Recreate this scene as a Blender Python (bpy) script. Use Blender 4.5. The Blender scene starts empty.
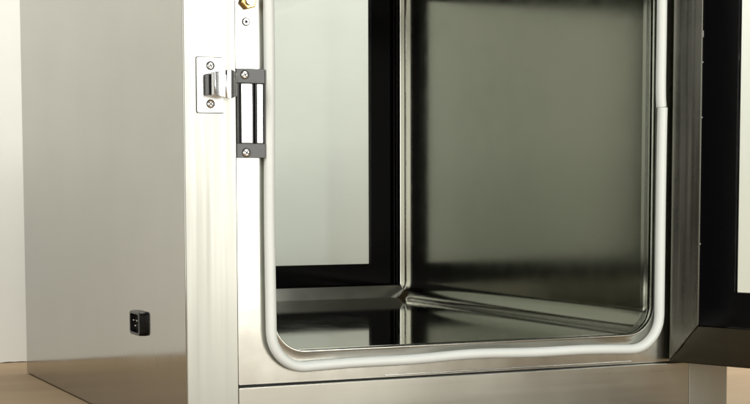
import bpy, bmesh, math, random
from mathutils import Vector, Matrix
random.seed(7)
S = bpy.context.scene
COL = S.collection

# ------------------------------------------------------------------ camera
F_PX, CX, CY = 1554.5, 375.0, 311.8
cam_d = bpy.data.cameras.new("camera")
cam = bpy.data.objects.new("camera", cam_d)
COL.objects.link(cam)
r = Vector((0.9078395, -0.4193113, -0.0023305))
u = Vector((0.0350237, 0.0702881, 0.9969117))
f = Vector((0.4178525, 0.9051175, -0.0784962))
cam.matrix_world = Matrix(((r.x, u.x, -f.x, -0.5021), (r.y, u.y, -f.y, -1.5597),
                           (r.z, u.z, -f.z, 0.2768), (0, 0, 0, 1)))
cam_d.sensor_width = 36
cam_d.lens = 36 * F_PX / 750
cam_d.shift_x = 0
cam_d.shift_y = (CY - 202) / 750
cam_d.clip_start = 0.01
cam_d.clip_end = 100
S.camera = cam

# ------------------------------------------------------------------ world + lamps
w = bpy.data.worlds.new("World")
S.world = w
w.use_nodes = True
w.node_tree.nodes["Background"].inputs[0].default_value = (1.0, 0.98, 0.91, 1)
w.node_tree.nodes["Background"].inputs[1].default_value = 0.12


def area(name, loc, target, sx, sy, power, col=(1, 0.992, 0.958)):
    d = bpy.data.lights.new(name, 'AREA')
    d.shape = 'RECTANGLE'
    d.size, d.size_y = sx, sy
    d.energy = power
    d.color = col
    o = bpy.data.objects.new(name, d)
    o.location = loc
    o.rotation_euler = (Vector(target) - Vector(loc)).to_track_quat('-Z', 'Y').to_euler()
    COL.objects.link(o)
    return o


area("key_softbox", (0.84, -2.2, 0.86), (0.25, 0.0, 0.32), 0.85, 1.65, 31, (1, 0.992, 0.94))
area("overhead_softbox", (0.75, 0.52, 2.3), (0.75, 0.62, 0.0), 2.2, 0.75, 150)
area("backdrop_fill", (-1.7, -0.6, 0.95), (0.1, 0.94, 0.30), 0.9, 0.9, 20)  # added lamp, unseen, to brighten the backdrop wall
area("fill_softbox", (-1.05, -2.5, 0.42), (0.25, 0.0, 0.35), 1.4, 0.9, 9.5)
S.view_settings.view_transform = 'Standard'
S.view_settings.look = 'None'
S.view_settings.exposure = 0.12
S.view_settings.gamma = 1
S.cycles.max_bounces = 16
S.cycles.glossy_bounces = 10
S.cycles.transparent_max_bounces = 16
S.cycles.transmission_bounces = 12


# ------------------------------------------------------------------ materials
def mat(name):
    m = bpy.data.materials.new(name)
    m.use_nodes = True
    nt = m.node_tree
    return m, nt, nt.nodes["Principled BSDF"]


def N(nt, t, **kw):
    n = nt.nodes.new(t)
    for k, v in kw.items():
        setattr(n, k, v)
    return n


def mapped_noise(nt, scale, detail=3, rough=0.55, mscale=(1, 1, 1), rot=(0, 0, 0)):
    tc = N(nt, 'ShaderNodeTexCoord')
    mp = N(nt, 'ShaderNodeMapping')
    mp.inputs['Scale'].default_value = mscale
    mp.inputs['Rotation'].default_value = rot
    nz = N(nt, 'ShaderNodeTexNoise')
    nz.inputs['Scale'].default_value = scale
    nz.inputs['Detail'].default_value = detail
    nz.inputs['Roughness'].default_value = rough
    nt.links.new(tc.outputs['Object'], mp.inputs[0])
    nt.links.new(mp.outputs[0], nz.inputs[0])
    return nz.outputs['Fac']


def maprange(nt, src, a, b, c, d):
    n = N(nt, 'ShaderNodeMapRange')
    for i, v in enumerate((a, b, c, d)):
        n.inputs[i + 1].default_value = v
    nt.links.new(src, n.inputs[0])
    return n.outputs[0]


def math_node(nt, op, a, b):
    n = N(nt, 'ShaderNodeMath', operation=op)
    for i, v in enumerate((a, b)):
        if isinstance(v, (int, float)):
            n.inputs[i].default_value = v
        else:
            nt.links.new(v, n.inputs[i])
    return n.outputs[0]


def steel(name, col, rough, brush, wave=0.0, wave_scale=7, line=0.15, var=0.06, rvar=0.06, smudge=0.04):
    """brushed stainless: brush = axis along which the grinding lines run"""
    m, nt, b = mat(name)
    ms = {'X': (2.5, 130, 130), 'Y': (130, 2.5, 130), 'Z': (130, 130, 2.5), 'N': (40, 40, 40)}[brush]
    fine = mapped_noise(nt, 1.0, 2, 0.5, ms)
    ms2 = {'X': (0.6, 45, 45), 'Y': (45, 0.6, 45), 'Z': (45, 45, 0.6), 'N': (6, 6, 6)}[brush]
    wide = mapped_noise(nt, 1.0, 3, 0.6, ms2)
    cloud = mapped_noise(nt, 9, 4, 0.6)
    v = maprange(nt, fine, 0.25, 0.75, 1 - var, 1 + var)
    v = math_node(nt, 'MULTIPLY', v, maprange(nt, wide, 0.25, 0.75, 1 - var * 0.6, 1 + var * 0.6))
    v = math_node(nt, 'MULTIPLY', v, maprange(nt, cloud, 0.3, 0.7, 1 - smudge, 1 + smudge))
    mix = N(nt, 'ShaderNodeMix', data_type='RGBA', blend_type='MULTIPLY')
    mix.inputs[0].default_value = 1
    mix.inputs[6].default_value = (*col, 1)
    comb = N(nt, 'ShaderNodeCombineColor')
    for i in range(3):
        nt.links.new(v, comb.inputs[i])
    nt.links.new(comb.outputs[0], mix.inputs[7])
    nt.links.new(mix.outputs[2], b.inputs['Base Color'])
    b.inputs['Metallic'].default_value = 1
    rr = math_node(nt, 'ADD', maprange(nt, fine, 0.25, 0.75, rough - rvar, rough + rvar),
                   maprange(nt, cloud, 0.3, 0.7, -smudge * 0.7, smudge * 0.7))
    rr = math_node(nt, 'MAXIMUM', rr, 0.03)
    nt.links.new(rr, b.inputs['Roughness'])
    bump = N(nt, 'ShaderNodeBump')
    bump.inputs['Strength'].default_value = line
    bump.inputs['Distance'].default_value = 0.0002
    nt.links.new(fine, bump.inputs['Height'])
    last = bump
    if wave:
        wv = mapped_noise(nt, wave_scale, 1, 0.4)
        b2 = N(nt, 'ShaderNodeBump')
        b2.inputs['Strength'].default_value = 1
        b2.inputs['Distance'].default_value = wave
        nt.links.new(wv, b2.inputs['Height'])
        nt.links.new(b2.outputs[0], bump.inputs['Normal'])
    nt.links.new(last.outputs[0], b.inputs['Normal'])
    return m


def plain(name, col, rough=0.4, metal=0.0, spec=0.5, coat=0.0, speck=0.05, scale=60):
    m, nt, b = mat(name)
    nz = mapped_noise(nt, scale, 4, 0.6)
    mix = N(nt, 'ShaderNodeMix', data_type='RGBA')
    mix.inputs[6].default_value = (*[c * (1 - speck) for c in col], 1)
    mix.inputs[7].default_value = (*[min(1, c * (1 + speck)) for c in col], 1)
    nt.links.new(nz, mix.inputs[0])
    nt.links.new(mix.outputs[2], b.inputs['Base Color'])
    nt.links.new(maprange(nt, nz, 0.3, 0.7, rough * 0.85, rough * 1.15), b.inputs['Roughness'])
    b.inputs['Metallic'].default_value = metal
    b.inputs['Specular IOR Level'].default_value = spec
    b.inputs['Coat Weight'].default_value = coat
    return m


STEEL_C = (0.66, 0.635, 0.575)
M_SIDE = steel("side_steel", (0.385, 0.38, 0.355), 0.10, 'Z', wave=0.0005, wave_scale=3.5, line=0.015, var=0.012, smudge=0.03, rvar=0.02)
M_STILE = steel("brushed_steel_vertical", (0.43, 0.432, 0.392), 0.42, 'Z', wave=0.0004, wave_scale=6, line=0.0, var=0.03)
M_BASE = steel("brushed_steel_horizontal", (0.46, 0.455, 0.405), 0.30, 'X', wave=0.004, wave_scale=3.2, line=0.0, var=0.035, rvar=0.02)
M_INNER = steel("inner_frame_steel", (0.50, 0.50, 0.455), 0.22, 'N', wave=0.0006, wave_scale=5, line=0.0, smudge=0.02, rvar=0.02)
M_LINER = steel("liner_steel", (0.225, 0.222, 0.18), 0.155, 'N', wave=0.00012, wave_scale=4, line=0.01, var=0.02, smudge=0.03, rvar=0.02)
M_LFLOOR = steel("chamber_floor_steel", (0.42, 0.42, 0.37), 0.06, 'N', wave=0.00005, wave_scale=4, line=0.0, var=0.01, smudge=0.03, rvar=0.01)
M_LIP = steel('rear_lip_steel', (0.78, 0.78, 0.71), 0.14, 'N', wave=0.0001, line=0.0, var=0.01, smudge=0.01, rvar=0.01)
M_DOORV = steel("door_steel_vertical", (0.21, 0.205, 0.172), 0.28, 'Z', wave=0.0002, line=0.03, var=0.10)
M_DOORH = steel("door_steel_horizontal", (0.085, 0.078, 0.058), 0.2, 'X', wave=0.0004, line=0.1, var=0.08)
M_BACK = steel("back_steel", (0.6, 0.58, 0.53), 0.25, 'Z')
M_BLACK = plain("black_print", (0.004, 0.004, 0.0045), 0.09, spec=0.08, speck=0.2)
M_GASKET = plain("white_rubber", (0.86, 0.895, 0.855), 0.42, spec=0.35, speck=0.06, scale=18)
M_CHROME = plain("chrome", (0.86, 0.86, 0.85), 0.06, metal=1, speck=0.02)
M_SATIN = plain("satin_nickel", (0.80, 0.79, 0.75), 0.22, metal=1, speck=0.03)
M_PLATE = plain("plate_nickel", (0.50, 0.50, 0.48), 0.3, metal=1, speck=0.03)
M_POLE = plain("magnet_pole_face", (0.88, 0.88, 0.86), 0.24, metal=1, speck=0.03)
M_CAST = plain("grey_casting", (0.10, 0.105, 0.105), 0.38, spec=0.5, speck=0.4, scale=500)
M_DARK = plain("dark_gap", (0.012, 0.012, 0.012), 0.6)
M_PLUG = plain("black_plastic", (0.005, 0.005, 0.005), 0.3, spec=0.3, speck=0.2)
M_BRASS = plain("brass", (0.72, 0.47, 0.16), 0.2, metal=1, speck=0.1)
M_PIN = plain("pin_metal", (0.8, 0.8, 0.78), 0.3, metal=1)
M_SEAL = plain("clear_sealant", (0.36, 0.355, 0.33), 0.4, speck=0.5, scale=200)


def glass_mat():
    m, nt, b = mat("pale_green_glass")
    nt.nodes.remove(b)
    out = nt.nodes["Material Output"]
    tr = N(nt, 'ShaderNodeBsdfTransparent')
    tr.inputs[0].default_value = (0.955, 0.985, 0.966, 1)
    gl = N(nt, 'ShaderNodeBsdfGlossy')
    gl.inputs['Roughness'].default_value = 0.01
    fr = N(nt, 'ShaderNodeFresnel')
    fr.inputs[0].default_value = 1.45
    mx = N(nt, 'ShaderNodeMixShader')
    nt.links.new(fr.outputs[0], mx.inputs[0])
    nt.links.new(tr.outputs[0], mx.inputs[1])
    nt.links.new(gl.outputs[0], mx.inputs[2])
    nt.links.new(mx.outputs[0], out.inputs[0])
    return m


M_GLASS = glass_mat()


def floor_mat():
    m, nt, b = mat("brown_board")
    n1 = mapped_noise(nt, 1.0, 5, 0.6, (3, 14, 5))
    n2 = mapped_noise(nt, 180, 3, 0.6)
    n3 = mapped_noise(nt, 2.2, 3, 0.5)
    mix = N(nt, 'ShaderNodeMix', data_type='RGBA')
    mix.inputs[6].default_value = (0.148, 0.100, 0.053, 1)
    mix.inputs[7].default_value = (0.200, 0.137, 0.074, 1)
    s = math_node(nt, 'ADD', math_node(nt, 'MULTIPLY', n1, 0.5), math_node(nt, 'MULTIPLY', n2, 0.25))
    s = math_node(nt, 'ADD', s, math_node(nt, 'MULTIPLY', n3, 0.25))
    nt.links.new(maprange(nt, s, 0.35, 0.65, 0, 1), mix.inputs[0])
    nt.links.new(mix.outputs[2], b.inputs['Base Color'])
    b.inputs['Roughness'].default_value = 0.55
    b.inputs['Specular IOR Level'].default_value = 0.3
    bp = N(nt, 'ShaderNodeBump')
    bp.inputs['Strength'].default_value = 0.15
    bp.inputs['Distance'].default_value = 0.002
    nt.links.new(n1, bp.inputs['Height'])
    nt.links.new(bp.outputs[0], b.inputs['Normal'])
    return m


def wall_mat():
    m, nt, b = mat("white_paper")
    n1 = mapped_noise(nt, 3.0, 5, 0.6)
    n2 = mapped_noise(nt, 30, 4, 0.7, (1, 1, 2.5))
    mix = N(nt, 'ShaderNodeMix', data_type='RGBA')
    mix.inputs[6].default_value = (0.74, 0.74, 0.685, 1)
    mix.inputs[7].default_value = (0.79, 0.79, 0.735, 1)
    nt.links.new(maprange(nt, n1, 0.35, 0.65, 0, 1), mix.inputs[0])
    nt.links.new(mix.outputs[2], b.inputs['Base Color'])
    b.inputs['Roughness'].default_value = 0.8
    b.inputs['Specular IOR Level'].default_value = 0.2
    bp = N(nt, 'ShaderNodeBump')
    bp.inputs['Strength'].default_value = 0.2
    bp.inputs['Distance'].default_value = 0.0006
    nt.links.new(n2, bp.inputs['Height'])
    nt.links.new(bp.outputs[0], b.inputs['Normal'])
    return m


# ------------------------------------------------------------------ mesh helpers
def link_mesh(name, bm, m, parent=None, smooth=None, bevel=0, mats=None):
    me = bpy.data.meshes.new(name)
    bmesh.ops.recalc_face_normals(bm, faces=bm.faces[:])
    bm.to_mesh(me)
    bm.free()
    for mm in (mats or [m]):
        me.materials.append(mm)
    o = bpy.data.objects.new(name, me)
    COL.objects.link(o)
    if parent:
        o.parent = parent
    if bevel:
        bv = o.modifiers.new("bevel", 'BEVEL')
        bv.width = bevel
        bv.segments = 2
        bv.limit_method = 'ANGLE'
        bv.angle_limit = math.radians(35)
        bv.harden_normals = False
    if smooth is not None:
        for p in me.polygons:
            p.use_smooth = True
        me.set_sharp_from_angle(angle=math.radians(smooth))
    return o


def box(bm, x0, x1, y0, y1, z0, z1, mi=0):
    vs = [bm.verts.new((x, y, z)) for x in (x0, x1) for y in (y0, y1) for z in (z0, z1)]
    for q in ((0, 1, 3, 2), (4, 6, 7, 5), (0, 4, 5, 1), (2, 3, 7, 6), (0, 2, 6, 4), (1, 5, 7, 3)):
        fc = bm.faces.new([vs[i] for i in q])
        fc.material_index = mi
    return vs


def rrect(x0, x1, z0, z1, rad, n=10):
    """closed loop, n+1 points per corner, starting lower-left, in (x, z)"""
    pts = []
    for cx, cz, a0 in ((x0 + rad, z0 + rad, 180), (x1 - rad, z0 + rad, 270), (x1 - rad, z1 - rad, 0), (x0 + rad, z1 - rad, 90)):
        for i in range(n + 1):
            a = math.radians(a0 + 90 * i / n)
            pts.append((cx + rad * math.cos(a), cz + rad * math.sin(a)))
    return pts


def rrect_flat(x0, x1, z0, z1, rad, n=10):
    """rounded rectangle with extra points on its straights, so that smooth shading stays in the corners"""
    p = rrect(x0, x1, z0, z1, rad, n)
    out = []
    for i, a in enumerate(p):
        out.append(a)
        if (i + 1) % (n + 1) == 0:
            b = p[(i + 1) % len(p)]
            for t in (0.005, 0.3, 0.7, 0.995):
                out.append((a[0] + (b[0] - a[0]) * t, a[1] + (b[1] - a[1]) * t))
    return out


def loft(bm, rings, closed_ends=False, cyc=False):
    """rings: list of lists of 3D points of equal length"""
    vv = [[bm.verts.new(p) for p in ring] for ring in rings]
    n = len(vv[0])
    m = len(vv)
    for k in range(m if cyc else m - 1):
        a, b = vv[k], vv[(k + 1) % m]
        for i in range(n):
            j = (i + 1) % n
            bm.faces.new((a[i], a[j], b[j], b[i]))
    if closed_ends:
        bm.faces.new(vv[0][::-1])
        bm.faces.new(vv[-1])
    return vv


def disc(bm, c, axis, rad, h, n=24, dome=0.0, squash=1.0):
    """short cylinder from c along axis with an optional domed end"""
    q = Vector(axis).normalized().to_track_quat('Z', 'Y')
    rings = []
    prof = [(rad, 0), (rad, h * 0.8), (rad * 0.9, h)]
    if dome:
        prof += [(rad * 0.6, h + dome * 0.7), (rad * 0.2, h + dome)]
    for rr, zz in prof:
        rings.append([Vector(c) + q @ Vector((rr * math.cos(2 * math.pi * i / n), rr * math.sin(2 * math.pi * i / n) * squash, zz)) for i in range(n)])
    loft(bm, rings, True)


def tag(o, label=None, cat=None, kind=None):
    if label:
        o["label"] = label
    if cat:
        o["category"] = cat
    if kind:
        o["kind"] = kind
    return o


# ------------------------------------------------------------------ setting
YW = 0.944
bm = bmesh.new()
box(bm, -4, 4.5, -4, YW + 0.05, -0.05, 0)
tag(link_mesh("floor", bm, floor_mat()), kind="structure")

bm = bmesh.new()          # backdrop sheet, its bottom edge a little uneven and just clear of the floor
xs = [-4 + i * 0.011 for i in range(774)]
fr, bk = [], []
for x in xs:
    zb_ = 0.0008 + max(0, random.gauss(0, 0.0006)) if -0.3 < x < 1.5 else 0.001
    fr.append([bm.verts.new((x, YW, zb_)), bm.verts.new((x, YW, 2.6))])
    bk.append([bm.verts.new((x, YW + 0.012, zb_)), bm.verts.new((x, YW + 0.012, 2.6))])
for i in range(len(xs) - 1):
    bm.faces.new((fr[i][0], fr[i + 1][0], fr[i + 1][1], fr[i][1]))
    bm.faces.new((bk[i][0], bk[i][1], bk[i + 1][1], bk[i + 1][0]))
    bm.faces.new((fr[i][0], bk[i][0], bk[i + 1][0], fr[i + 1][0]))
    bm.faces.new((fr[i][1], fr[i + 1][1], bk[i + 1][1], bk[i][1]))
bm.faces.new((fr[0][0], fr[0][1], bk[0][1], bk[0][0]))
bm.faces.new((fr[-1][0], bk[-1][0], bk[-1][1], fr[-1][1]))
tag(link_mesh("backdrop_wall", bm, wall_mat()),
    "plain off-white backdrop wall standing behind the steel box", "wall")

# ------------------------------------------------------------------ pass box
W, D, H = 0.70, 0.786, 0.742
SX, ZB = 0.0571, 0.0646          # stile width, height of the base panel
ZT = H - ZB
YI = 0.012                       # face of the recessed inner frame

pb = bpy.data.objects.new("pass_box", None)
pb.empty_display_size = 0.1
COL.objects.link(pb)
tag(pb, "brushed stainless steel pass box with its front door swung open, on a brown floor", "pass box")

# outer skin
bm = bmesh.new()
box(bm, 0, 0.012, 0.0025, D, 0.0015, H)
o = link_mesh("side_panel", bm, M_SIDE, pb, bevel=0.001)
bm = bmesh.new()
box(bm, W - 0.012, W, 0.0025, D, 0.0015, H)
link_mesh("side_panel", bm, M_SIDE, pb, bevel=0.001)
bm = bmesh.new()
box(bm, 0.0125, W - 0.0125, 0.0025, D, H - 0.012, H - 0.0005)
link_mesh("top_panel", bm, M_SIDE, pb, bevel=0.001)
bm = bmesh.new()
box(bm, 0.0125, W - 0.0125, 0.0025, D - 0.002, 0.003, 0.012)
link_mesh("bottom_panel", bm, M_SIDE, pb)

# front face: two stiles, base panel, head panel
for x0, x1 in ((0.0004, SX), (W - SX, W - 0.0004)):
    bm = bmesh.new()
    box(bm, x0, x1, 0, 0.0022, 0.0015, H)
    box(bm, (x1 - 0.002) if x0 < 0.3 else x0 + 0.0005, (x1 - 0.0005) if x0 < 0.3 else x0 + 0.002, 0.0022, 0.03, 0.0015, H - 0.02)
    link_mesh("stile", bm, M_STILE, pb, bevel=0.0006)
bm = bmesh.new()
box(bm, SX + 0.0003, W - SX - 0.0003, 0.0002, 0.0022, 0.0015, ZB)
box(bm, SX + 0.0025, W - SX - 0.0025, 0.0022, 0.0105, ZB - 0.002, ZB - 0.0003)
link_mesh("base_panel", bm, M_BASE, pb, bevel=0.0006)
bm = bmesh.new()
box(bm, SX + 0.0003, W - SX - 0.0003, 0.0002, 0.0022, ZT, H - 0.0005)
box(bm, SX + 0.0025, W - SX - 0.0025, 0.0022, 0.0105, ZT + 0.0003, ZT + 0.002)
link_mesh("head_panel", bm, M_BASE, pb, bevel=0.0006)

# recessed inner frame: rectangular outside, round-cornered opening inside, with a rolled lip
LX0, LX1, LZ0 = 0.104, 0.596, 0.1008
LZ1 = H - LZ0


def ring(inset, y, rad, x0=LX0, x1=LX1, z0=LZ0, z1=LZ1):
    return [(x, y, z) for x, z in rrect(x0 - inset, x1 + inset, z0 - inset, z1 + inset, rad)]


def outer_ring(y, g=0.0):
    out = []
    for x, z in rrect(SX + 0.0045 + g, W - SX - 0.0030 - g, ZB + 0.0022 + g, ZT - 0.0022 - g, 0.0015):
        if z < 0.2:      # the gap over the base panel narrows to the right
            z -= 0.0017 * min(1, max(0, (x - SX) / 0.35))
        out.append((x, y, z))
    return out


bm = bmesh.new()
loft(bm, [outer_ring(YI + 0.010), outer_ring(YI), ring(0.010, YI, 0.044), ring(0.0035, YI + 0.0002, 0.038), ring(0.0018, YI - 0.0008, 0.037),
          ring(0.0006, YI - 0.0006, 0.0365), ring(0.0, YI + 0.001, 0.036), ring(0.0, YI + 0.006, 0.036), ring(0.002, YI + 0.010, 0.036)], cyc=True)
link_mesh("inner_frame", bm, M_INNER, pb, smooth=40)

# thin folded bead along the foot of the inner frame
bm = bmesh.new()
loft(bm, [[(x, YI - 0.0002 + 0.0010 * math.sin(math.pi * 2 * i / 8), ZB + 0.0040 - 0.0008 * (x - 0.15) + 0.0009 * math.cos(math.pi * 2 * i / 8)) for i in range(8)]
          for x in (0.235, 0.238, 0.30, 0.45, 0.562, 0.565)], True)
link_mesh("sill_bead", bm, M_SATIN, pb, smooth=60)

# dark strips painting the shadow in the gaps below and beside the inner frame
bm = bmesh.new()
box(bm, SX, W - SX, YI + 0.003, YI + 0.006, ZB - 0.001, ZB + 0.003)
link_mesh("gap_shade", bm, M_DARK, pb)
for x0 in (SX + 0.0004, W - SX - 0.0064):
    bm = bmesh.new()
    box(bm, x0, x0 + 0.006, YI + 0.003, YI + 0.006, ZB + 0.004, ZT - 0.004)
    link_mesh("gap_shade", bm, M_DARK, pb)

# chamber liner with coved corners, flaring to a mitred bevel at the rear doorway
IX0, IX1, IZ0 = 0.085, 0.615, 0.0986
IZ1 = H - IZ0
RX0, RX1, RZ0 = 0.0948, 0.6052, 0.1205
RZ1 = H - RZ0


def lr(y, x0, x1, z0, z1, rad):
    return [(x, y, z) for x, z in rrect_flat(x0, x1, z0, z1, rad)]


def side_pts(y, rad):
    """liner section; the right-hand sheet is sprung: its upper part leans in a little at mid depth"""
    T = 0.0 * (1 - min(1, max(0, (y - 0.04) / 0.69)))
    out = []
    for x, z in rrect_flat(IX0, IX1, IZ0, IZ1, rad):
        if x > 0.4:
            x -= T * max(0, z - 0.125)
        out.append((x, y, z))
    return out


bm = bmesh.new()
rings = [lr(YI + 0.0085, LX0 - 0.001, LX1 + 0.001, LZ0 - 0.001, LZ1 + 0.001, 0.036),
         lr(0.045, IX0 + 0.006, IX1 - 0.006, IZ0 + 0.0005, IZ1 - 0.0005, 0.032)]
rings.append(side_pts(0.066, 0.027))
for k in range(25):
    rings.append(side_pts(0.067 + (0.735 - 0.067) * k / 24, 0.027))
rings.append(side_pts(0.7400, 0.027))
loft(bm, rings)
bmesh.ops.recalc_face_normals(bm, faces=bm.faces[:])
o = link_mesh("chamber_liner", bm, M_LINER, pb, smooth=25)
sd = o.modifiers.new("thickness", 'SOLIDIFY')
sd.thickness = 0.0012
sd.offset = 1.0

# flat mitred lip round the rear doorway
EO = 0.012
for quad in (((RX0, RZ0), (RX1, RZ0), (IX1 + EO, IZ0 - EO), (IX0 - EO, IZ0 - EO)),
             ((RX1, RZ0), (RX1, RZ1), (IX1 + EO, IZ1 + EO), (IX1 + EO, IZ0 - EO)),
             ((RX1, RZ1), (RX0, RZ1), (IX0 - EO, IZ1 + EO), (IX1 + EO, IZ1 + EO)),
             ((RX0, RZ1), (RX0, RZ0), (IX0 - EO, IZ0 - EO), (IX0 - EO, IZ1 + EO))):
    bm = bmesh.new()
    mx = sum(q[0] for q in quad) / 4
    mz = sum(q[1] for q in quad) / 4
    q2 = [(x + (mx - x) * 0.0015, z + (mz - z) * 0.0015) for x, z in quad]
    tilt = 0.0065 if mz < 0.2 or mz > H - 0.2 else 0.0
    front = [(x, 0.7395 - (tilt if i > 1 else 0), z) for i, (x, z) in enumerate(q2)]
    loft(bm, [front, [(x, 0.7418, z) for x, z in q2]], True)
    link_mesh("rear_lip", bm, M_LIP, pb, bevel=0.0008)

# polished floor sheet of the chamber, lying between the coves
bm = bmesh.new()
box(bm, IX0 + 0.024, IX1 - 0.024, 0.034, 0.7375, IZ0 + 0.0004, IZ0 + 0.0016)
link_mesh("chamber_floor", bm, M_LFLOOR, pb)

# rear face round the rear doorway
bm = bmesh.new()
o_r = [(x, 0.753, z) for x, z in rrect(0.0125, W - 0.0125, 0.0125, H - 0.0125, 0.001)]
i_r = [(x, 0.753, z) for x, z in rrect(RX0 - 0.0015, RX1 + 0.0015, RZ0 - 0.0015, RZ1 + 0.0015, 0.002)]
o_b = [(x, 0.756, z) for x, _, z in o_r]
i_b = [(x, 0.756, z) for x, _, z in i_r]
loft(bm, [o_r, i_r, i_b, o_b], cyc=True)
link_mesh("rear_frame", bm, M_BACK, pb)

# white hollow gasket round the opening: one strip, its two ends meeting on the right side
GX0, GX1, GZ0 = 0.0962, 0.6006, 0.0858
GZ1 = H - GZ0
path = rrect(GX0, GX1, GZ0, GZ1, 0.040, 14)
# densify and start at the butt joint on the right
dense = []
for i in range(len(path)):
    a, b = path[i], path[(i + 1) % len(path)]
    L = math.hypot(b[0] - a[0], b[1] - a[1])
    k = max(1, int(L / 0.008))
    for j in range(k):
        dense.append((a[0] + (b[0] - a[0]) * j / k, a[1] + (b[1] - a[1]) * j / k))
ZJ = 0.3745
start = min(range(len(dense)), key=lambda i: (dense[i][0] - GX1) ** 2 + (dense[i][1] - ZJ) ** 2)
dense = dense[start:] + dense[:start]
dense = [q for q in dense if not (abs(q[0] - GX1) < 0.002 and abs(q[1] - ZJ) < 0.006)]
dense = [(GX1, ZJ + 0.0003)] + dense + [(GX1, ZJ - 0.0003)]


def wob(x, z):
    dx = dz = 0
    if z < 0.12:
        dz = 0.0016 * math.sin((x - 0.25) * 14) + 0.0007 * math.sin(x * 41)
    if x > 0.56:
        t = z - ZJ
        if 0 < t:
            dx = -0.0022 * math.exp(-t / 0.05) * (1 - math.exp(-t / 0.02)) - 0.001 * (1 - math.exp(-t / 0.1)) - 0.0006
        else:
            dx = 0.0010 * math.exp(t / 0.06)
    if x < 0.13:
        dx = 0.0006 * math.sin(z * 19)
    return x + dx, z + dz


pts = [wob(*q) for q in dense]
rings = []
n = len(pts)
for i, (x, z) in enumerate(pts):
    a = pts[max(0, i - 1)]
    b = pts[min(n - 1, i + 1)]
    t = Vector((b[0] - a[0], 0, b[1] - a[1])).normalized()
    nn = Vector((t.z, 0, -t.x))
    rg = []
    for k in range(16):
        an = 2 * math.pi * k / 16
        rg.append(Vector((x, 0.0047, z)) + nn * (0.0059 * math.cos(an)) + Vector((0, 0.0066 * math.sin(an), 0)))
    rings.append(rg)
bm = bmesh.new()
loft(bm, rings, True)
o = link_mesh("door_gasket", bm, M_GASKET, pb, smooth=60)
o["label"] = "white rubber tube gasket round the opening"


# ------------------------------------------------------------------ doors
def door(origin, ux, nrm, wd, z0, z1, name, label):
    """ux: along the width from the hinge corner, nrm: out of the inner face; local coords x, y(depth), z"""
    ux, nrm = Vector(ux).normalized(), Vector(nrm).normalized()
    st, rl, bw, bh = 0.040, 0.0465, 0.0452, 0.0415     # stile, rail, black border
    T = 0.030

    bm = bmesh.new()
    g = 0.0002
    h = z1 - z0

    def prism(poly, mi):
        for_y = [(-0.0, 0), (-T, 0)]
        a = [bm.verts.new((x, 0, z)) for x, z in poly]
        b = [bm.verts.new((x, -T, z)) for x, z in poly]
        k = len(poly)
        fs = [bm.faces.new(a), bm.faces.new(b[::-1])]
        for i in range(k):
            j = (i + 1) % k
            fs.append(bm.faces.new((a[i], b[i], b[j], a[j])))
        for fc in fs:
            fc.material_index = mi
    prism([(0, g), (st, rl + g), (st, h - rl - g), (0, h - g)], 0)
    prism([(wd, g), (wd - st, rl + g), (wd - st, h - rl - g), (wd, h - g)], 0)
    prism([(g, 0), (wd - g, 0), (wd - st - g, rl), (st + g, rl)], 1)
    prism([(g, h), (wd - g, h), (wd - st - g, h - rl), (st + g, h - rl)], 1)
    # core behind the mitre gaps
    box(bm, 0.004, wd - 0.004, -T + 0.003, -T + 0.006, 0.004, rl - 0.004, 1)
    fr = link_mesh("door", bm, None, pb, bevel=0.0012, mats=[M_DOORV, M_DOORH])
    M = Matrix((( ux.x, nrm.x, 0, origin[0]), (ux.y, nrm.y, 0, origin[1]), (0, 0, 1, z0), (0, 0, 0, 1)))
    fr.matrix_world = M
    if label:
        fr["label"] = label
    # glass sheet and black printed border on both its faces
    bm = bmesh.new()
    box(bm, st - 0.004 + 0.0045, wd - st - 0.0005, -0.0115, -0.0035, rl + 0.0005, h - rl - 0.0005)
    gl = link_mesh("glass_pane", bm, M_GLASS, fr)
    for nm, ya, yb in (("black_border", -0.0032, -0.0024), ("black_border", -0.0126, -0.0118)):
        bm = bmesh.new()
        og = [(x, 0, z) for x, z in rrect(st + 0.0003, wd - st - 0.0003, rl + 0.0003, h - rl - 0.0003, 0.0008)]
        ig = [(x, 0, z) for x, z in rrect(st + bw, wd - st - bw, rl + bh, h - rl - bh, 0.0008)]
        loft(bm, [[(x, ya, z) for x, _, z in og], [(x, yb, z) for x, _, z in og],
                  [(x, yb, z) for x, _, z in ig], [(x, ya, z) for x, _, z in ig]], cyc=True)
        link_mesh(nm, bm, M_BLACK, fr)
    if wd < 0.59:      # flecks of sealant along the glass of the open door
        for zz, ln in ((0.455, 0.008), (0.425, 0.002), (0.36, 0.002), (0.21, 0.002)):
            bm = bmesh.new()
            box(bm, st + 0.0001, st + 0.0008, -0.0026, 0.0002, zz - z0, zz + ln - z0)
            link_mesh("sealant", bm, M_SEAL, fr, bevel=0.0003)
    return fr


DZ0, DZ1 = 0.0667, H - 0.0667
a = math.radians(-68.03)
front_door = door((0.6113, -0.0012), (math.cos(a), math.sin(a), 0), (math.sin(a), -math.cos(a), 0), 0.586, DZ0, DZ1,
                  "door", "glazed steel door swung open towards the right, with black bordered glass")
rear_door = door((0.6475, 0.7575), (-1, 0, 0), (0, -1, 0), 0.595, DZ0, DZ1,
                 "door", "closed rear door with black bordered glass, seen through the opening")


# ------------------------------------------------------------------ electromagnetic lock in the recess
def cross_screw(parent, c, axis, rad, m=M_SATIN):
    ax = Vector(axis).normalized()
    bm = bmesh.new()
    disc(bm, c, ax, rad, 0.0012, 24, dome=0.0003)
    sc = link_mesh("screw", bm, m, parent, smooth=40)
    bm = bmesh.new()
    disc(bm, c, ax, rad + 0.0009, 0.0003, 24)
    link_mesh("countersink", bm, M_DARK, parent)
    return sc


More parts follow.
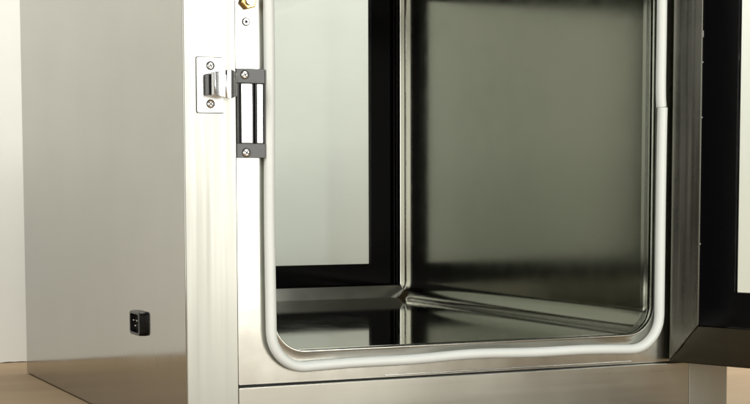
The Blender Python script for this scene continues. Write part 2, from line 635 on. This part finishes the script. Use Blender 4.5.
def screw_slots(parent, c, rad, ang):
    """cross recess, dark, standing a hair proud of the head"""
    bm = bmesh.new()
    for k in range(2):
        an = ang + k * math.pi / 2
        d = Vector((math.cos(an), 0, math.sin(an)))
        e = Vector((-d.z, 0, d.x))
        L, wv = rad * 0.62, rad * 0.15
        y = -0.0017 - k * 0.00008
        ps = [d * L + e * wv, -d * L + e * wv, -d * L - e * wv, d * L - e * wv]
        va = [bm.verts.new(Vector(c) + p_ + Vector((0, y, 0))) for p_ in ps]
        vb = [bm.verts.new(Vector(c) + p_ + Vector((0, -0.0006, 0))) for p_ in ps]
        bm.faces.new(va)
        bm.faces.new(vb[::-1])
        for i in range(4):
            j = (i + 1) % 4
            bm.faces.new((va[i], vb[i], vb[j], va[j]))
    link_mesh("cross_slot", bm, M_DARK, parent)


EX0, EX1, EZ0, EZ1 = 0.0578, 0.0897, 0.3106, 0.4044
bm = bmesh.new()
box(bm, EX0, EX1, 0.0, YI, 0.3892, EZ1)
box(bm, EX0, EX1, 0.0, YI, EZ0, 0.3256)
box(bm, EX0 + 0.001, EX1 - 0.001, 0.0055, YI - 0.0002, 0.3256, 0.3892)
em = link_mesh("magnetic_lock", bm, M_CAST, pb, bevel=0.0004)
em["label"] = "dark grey magnetic lock with two bright pole bars"
for x0, x1, y0 in ((EX0 + 0.0002, EX0 + 0.0030, 0.0008), (0.0760, 0.0774, 0.0012), (0.0792, 0.0807, 0.0012), (EX1 - 0.0018, EX1 - 0.0002, 0.0006)):
    bm = bmesh.new()
    box(bm, x0, x1, y0, 0.0054, 0.3257, 0.3891)
    link_mesh("side_rail", bm, M_PLUG, em, bevel=0.0003)
for x0, x1 in ((0.0634, 0.0757), (0.0810, 0.0875)):
    bm = bmesh.new()
    box(bm, x0, x1, 0.0004, 0.0045, 0.3262, 0.3886)
    link_mesh("pole_bar", bm, M_POLE, em, bevel=0.0005)
for c, an in (((0.0672, 0.0, 0.3979), 0.5), ((0.0682, 0.0, 0.3160), 1.0)):
    cross_screw(em, c, (0, -1, 0), 0.0040)
    screw_slots(em, c, 0.0040, an)

# ------------------------------------------------------------------ latch on the left stile
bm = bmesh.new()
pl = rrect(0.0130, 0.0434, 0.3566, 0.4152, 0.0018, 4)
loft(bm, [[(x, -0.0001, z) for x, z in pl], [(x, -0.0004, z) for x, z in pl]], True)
link_mesh("plate_shadow", bm, M_CAST, pb)  # dark sheet painting the plate's contact shadow as a thin outline
bm = bmesh.new()
pl = rrect(0.0136, 0.0430, 0.3572, 0.4147, 0.0016, 4)
loft(bm, [[(x, -0.0003, z) for x, z in pl], [(x, -0.0012, z) for x, z in pl],
          [(x + (0.0285 - x) * 0.02, -0.0018, z + (0.386 - z) * 0.012) for x, z in pl]], True)
lt = link_mesh("latch_plate", bm, M_PLATE, pb, smooth=30)
bm = bmesh.new()
pl = rrect(0.0173, 0.0208, 0.3735, 0.3965, 0.0017, 5)
loft(bm, [[(x, -0.0017, z) for x, z in pl], [(x, -0.0021, z) for x, z in pl]], True)
link_mesh("slot_cover", bm, M_POLE, lt, bevel=0.0001)
for c, an in (((0.0286, -0.0018, 0.4060), 0.35), ((0.0284, -0.0018, 0.3664), 0.85)):
    cross_screw(lt, c, (0, -1, 0), 0.0038)
    screw_slots(lt, c, 0.0038, an)
# chrome keeper: a hollow wedge that swells to a rounded nose
bm = bmesh.new()


zc = 0.3858
prof = [(0.0222, -0.0019), (0.0245, -0.0225), (0.0252, -0.0236), (0.0330, -0.0243), (0.0360, -0.0245), (0.0369, -0.0238), (0.0378, -0.0245), (0.0410, -0.0245)]
for i in range(1, 11):
    an = math.pi / 2 * i / 10
    prof.append((0.0410 + 0.0105 * math.sin(an), -0.0145 - 0.0100 * math.cos(an)))
prof += [(0.0510, -0.0060), (0.0480, -0.0019)]


def keeper_h(x):
    return 0.0112 + 0.0036 * min(1, max(0, (x - 0.0222) / 0.020)) - 0.0030 * max(0, (x - 0.0425) / 0.0075)


loft(bm, [[(x, y, zc - keeper_h(x)) for x, y in prof], [(x, y, zc + keeper_h(x) + 0.0006) for x, y in prof]], True)
kp = link_mesh("latch_keeper", bm, M_CHROME, lt, smooth=22, bevel=0.0009)
kp.location.x = 0.0012
for dx in (0.0,):      # ridged steel cheek on the keeper's left side
    bm = bmesh.new()
    for_p = [(0.0208 + dx, -0.0030), (0.0214 + dx * 0.6, -0.0125), (0.0223 + dx * 0.6, -0.0125), (0.0217 + dx, -0.0030)]
    loft(bm, [[(x, y, zc - 0.0108) for x, y in for_p], [(x, y, zc + 0.0110) for x, y in for_p]], True)
    ck = link_mesh("cheek", bm, M_CAST, lt, bevel=0.0002)
    ck.location.x = 0.0012

# ------------------------------------------------------------------ brass hex fitting and hollow rivet on the inner frame
bm = bmesh.new()
hexa = [(0.0752 + 0.0092 * math.cos(math.pi / 3 * i + 0.25), 0.4760 + 0.0092 * math.sin(math.pi / 3 * i + 0.25)) for i in range(6)]
hexi = [(0.0752 + (x - 0.0752) * 0.84, 0.4760 + (z - 0.4760) * 0.84) for x, z in hexa]
loft(bm, [[(x, YI - 0.0001, z) for x, z in hexa], [(x, YI - 0.0062, z) for x, z in hexa], [(x, YI - 0.0072, z) for x, z in hexi]], True)
br = link_mesh("brass_nut", bm, M_BRASS, pb, smooth=20)
bm = bmesh.new()
disc(bm, (0.0752, YI - 0.0071, 0.4760), (0, -1, 0), 0.0052, 0.004, 24)
link_mesh("bolt_end", bm, M_POLE, br, smooth=40)
bm = bmesh.new()


def circ(cx_, cz_, rr, y, n_=28):
    return [(cx_ + rr * math.cos(2 * math.pi * i / n_), y, cz_ + rr * math.sin(2 * math.pi * i / n_)) for i in range(n_)]


c0 = (0.0733, 0.4545)
loft(bm, [circ(*c0, 0.0036, YI - 0.0001), circ(*c0, 0.0036, YI - 0.0010), circ(*c0, 0.0031, YI - 0.0014)], True)
rv = link_mesh("rivet", bm, M_SATIN, pb, smooth=30)
bm = bmesh.new()
disc(bm, (c0[0], YI - 0.0010, c0[1]), (0, -1, 0), 0.0017, 0.0007, 16)
link_mesh("rivet_hole", bm, M_DARK, rv)
bm = bmesh.new()
disc(bm, (c0[0], YI, c0[1]), (0, -1, 0), 0.0045, 0.0004, 24)
link_mesh("rivet_rim", bm, M_DARK, rv)

# ------------------------------------------------------------------ power inlet on the left side panel
PY, PZ = 0.1745, 0.1240


def plug_ring(x, hy, hz, rad):
    return [(x, PY + (a_ - 0), PZ + b_) for a_, b_ in rrect(-hy, hy, -hz, hz, rad, 6)]


bm = bmesh.new()
loft(bm, [plug_ring(-0.0001, 0.0215, 0.0140, 0.005), plug_ring(-0.0058, 0.0207, 0.0136, 0.004), plug_ring(-0.0065, 0.0200, 0.0130, 0.004),
          plug_ring(-0.0065, 0.0172, 0.0106, 0.003), plug_ring(-0.0010, 0.0168, 0.0102, 0.003)], True)
ic = link_mesh("power_inlet", bm, M_PLUG, pb, smooth=30)
ic["label"] = "black plastic power inlet with metal pins"
for dy, dz in ((-0.007, 0.003), (0.007, 0.003), (0.0, -0.003)):
    bm = bmesh.new()
    box(bm, -0.0058, -0.0009, PY + dy - 0.0014, PY + dy + 0.0014, PZ + dz - 0.0007, PZ + dz + 0.0007)
    link_mesh("pin", bm, M_PIN, ic, bevel=0.0004)
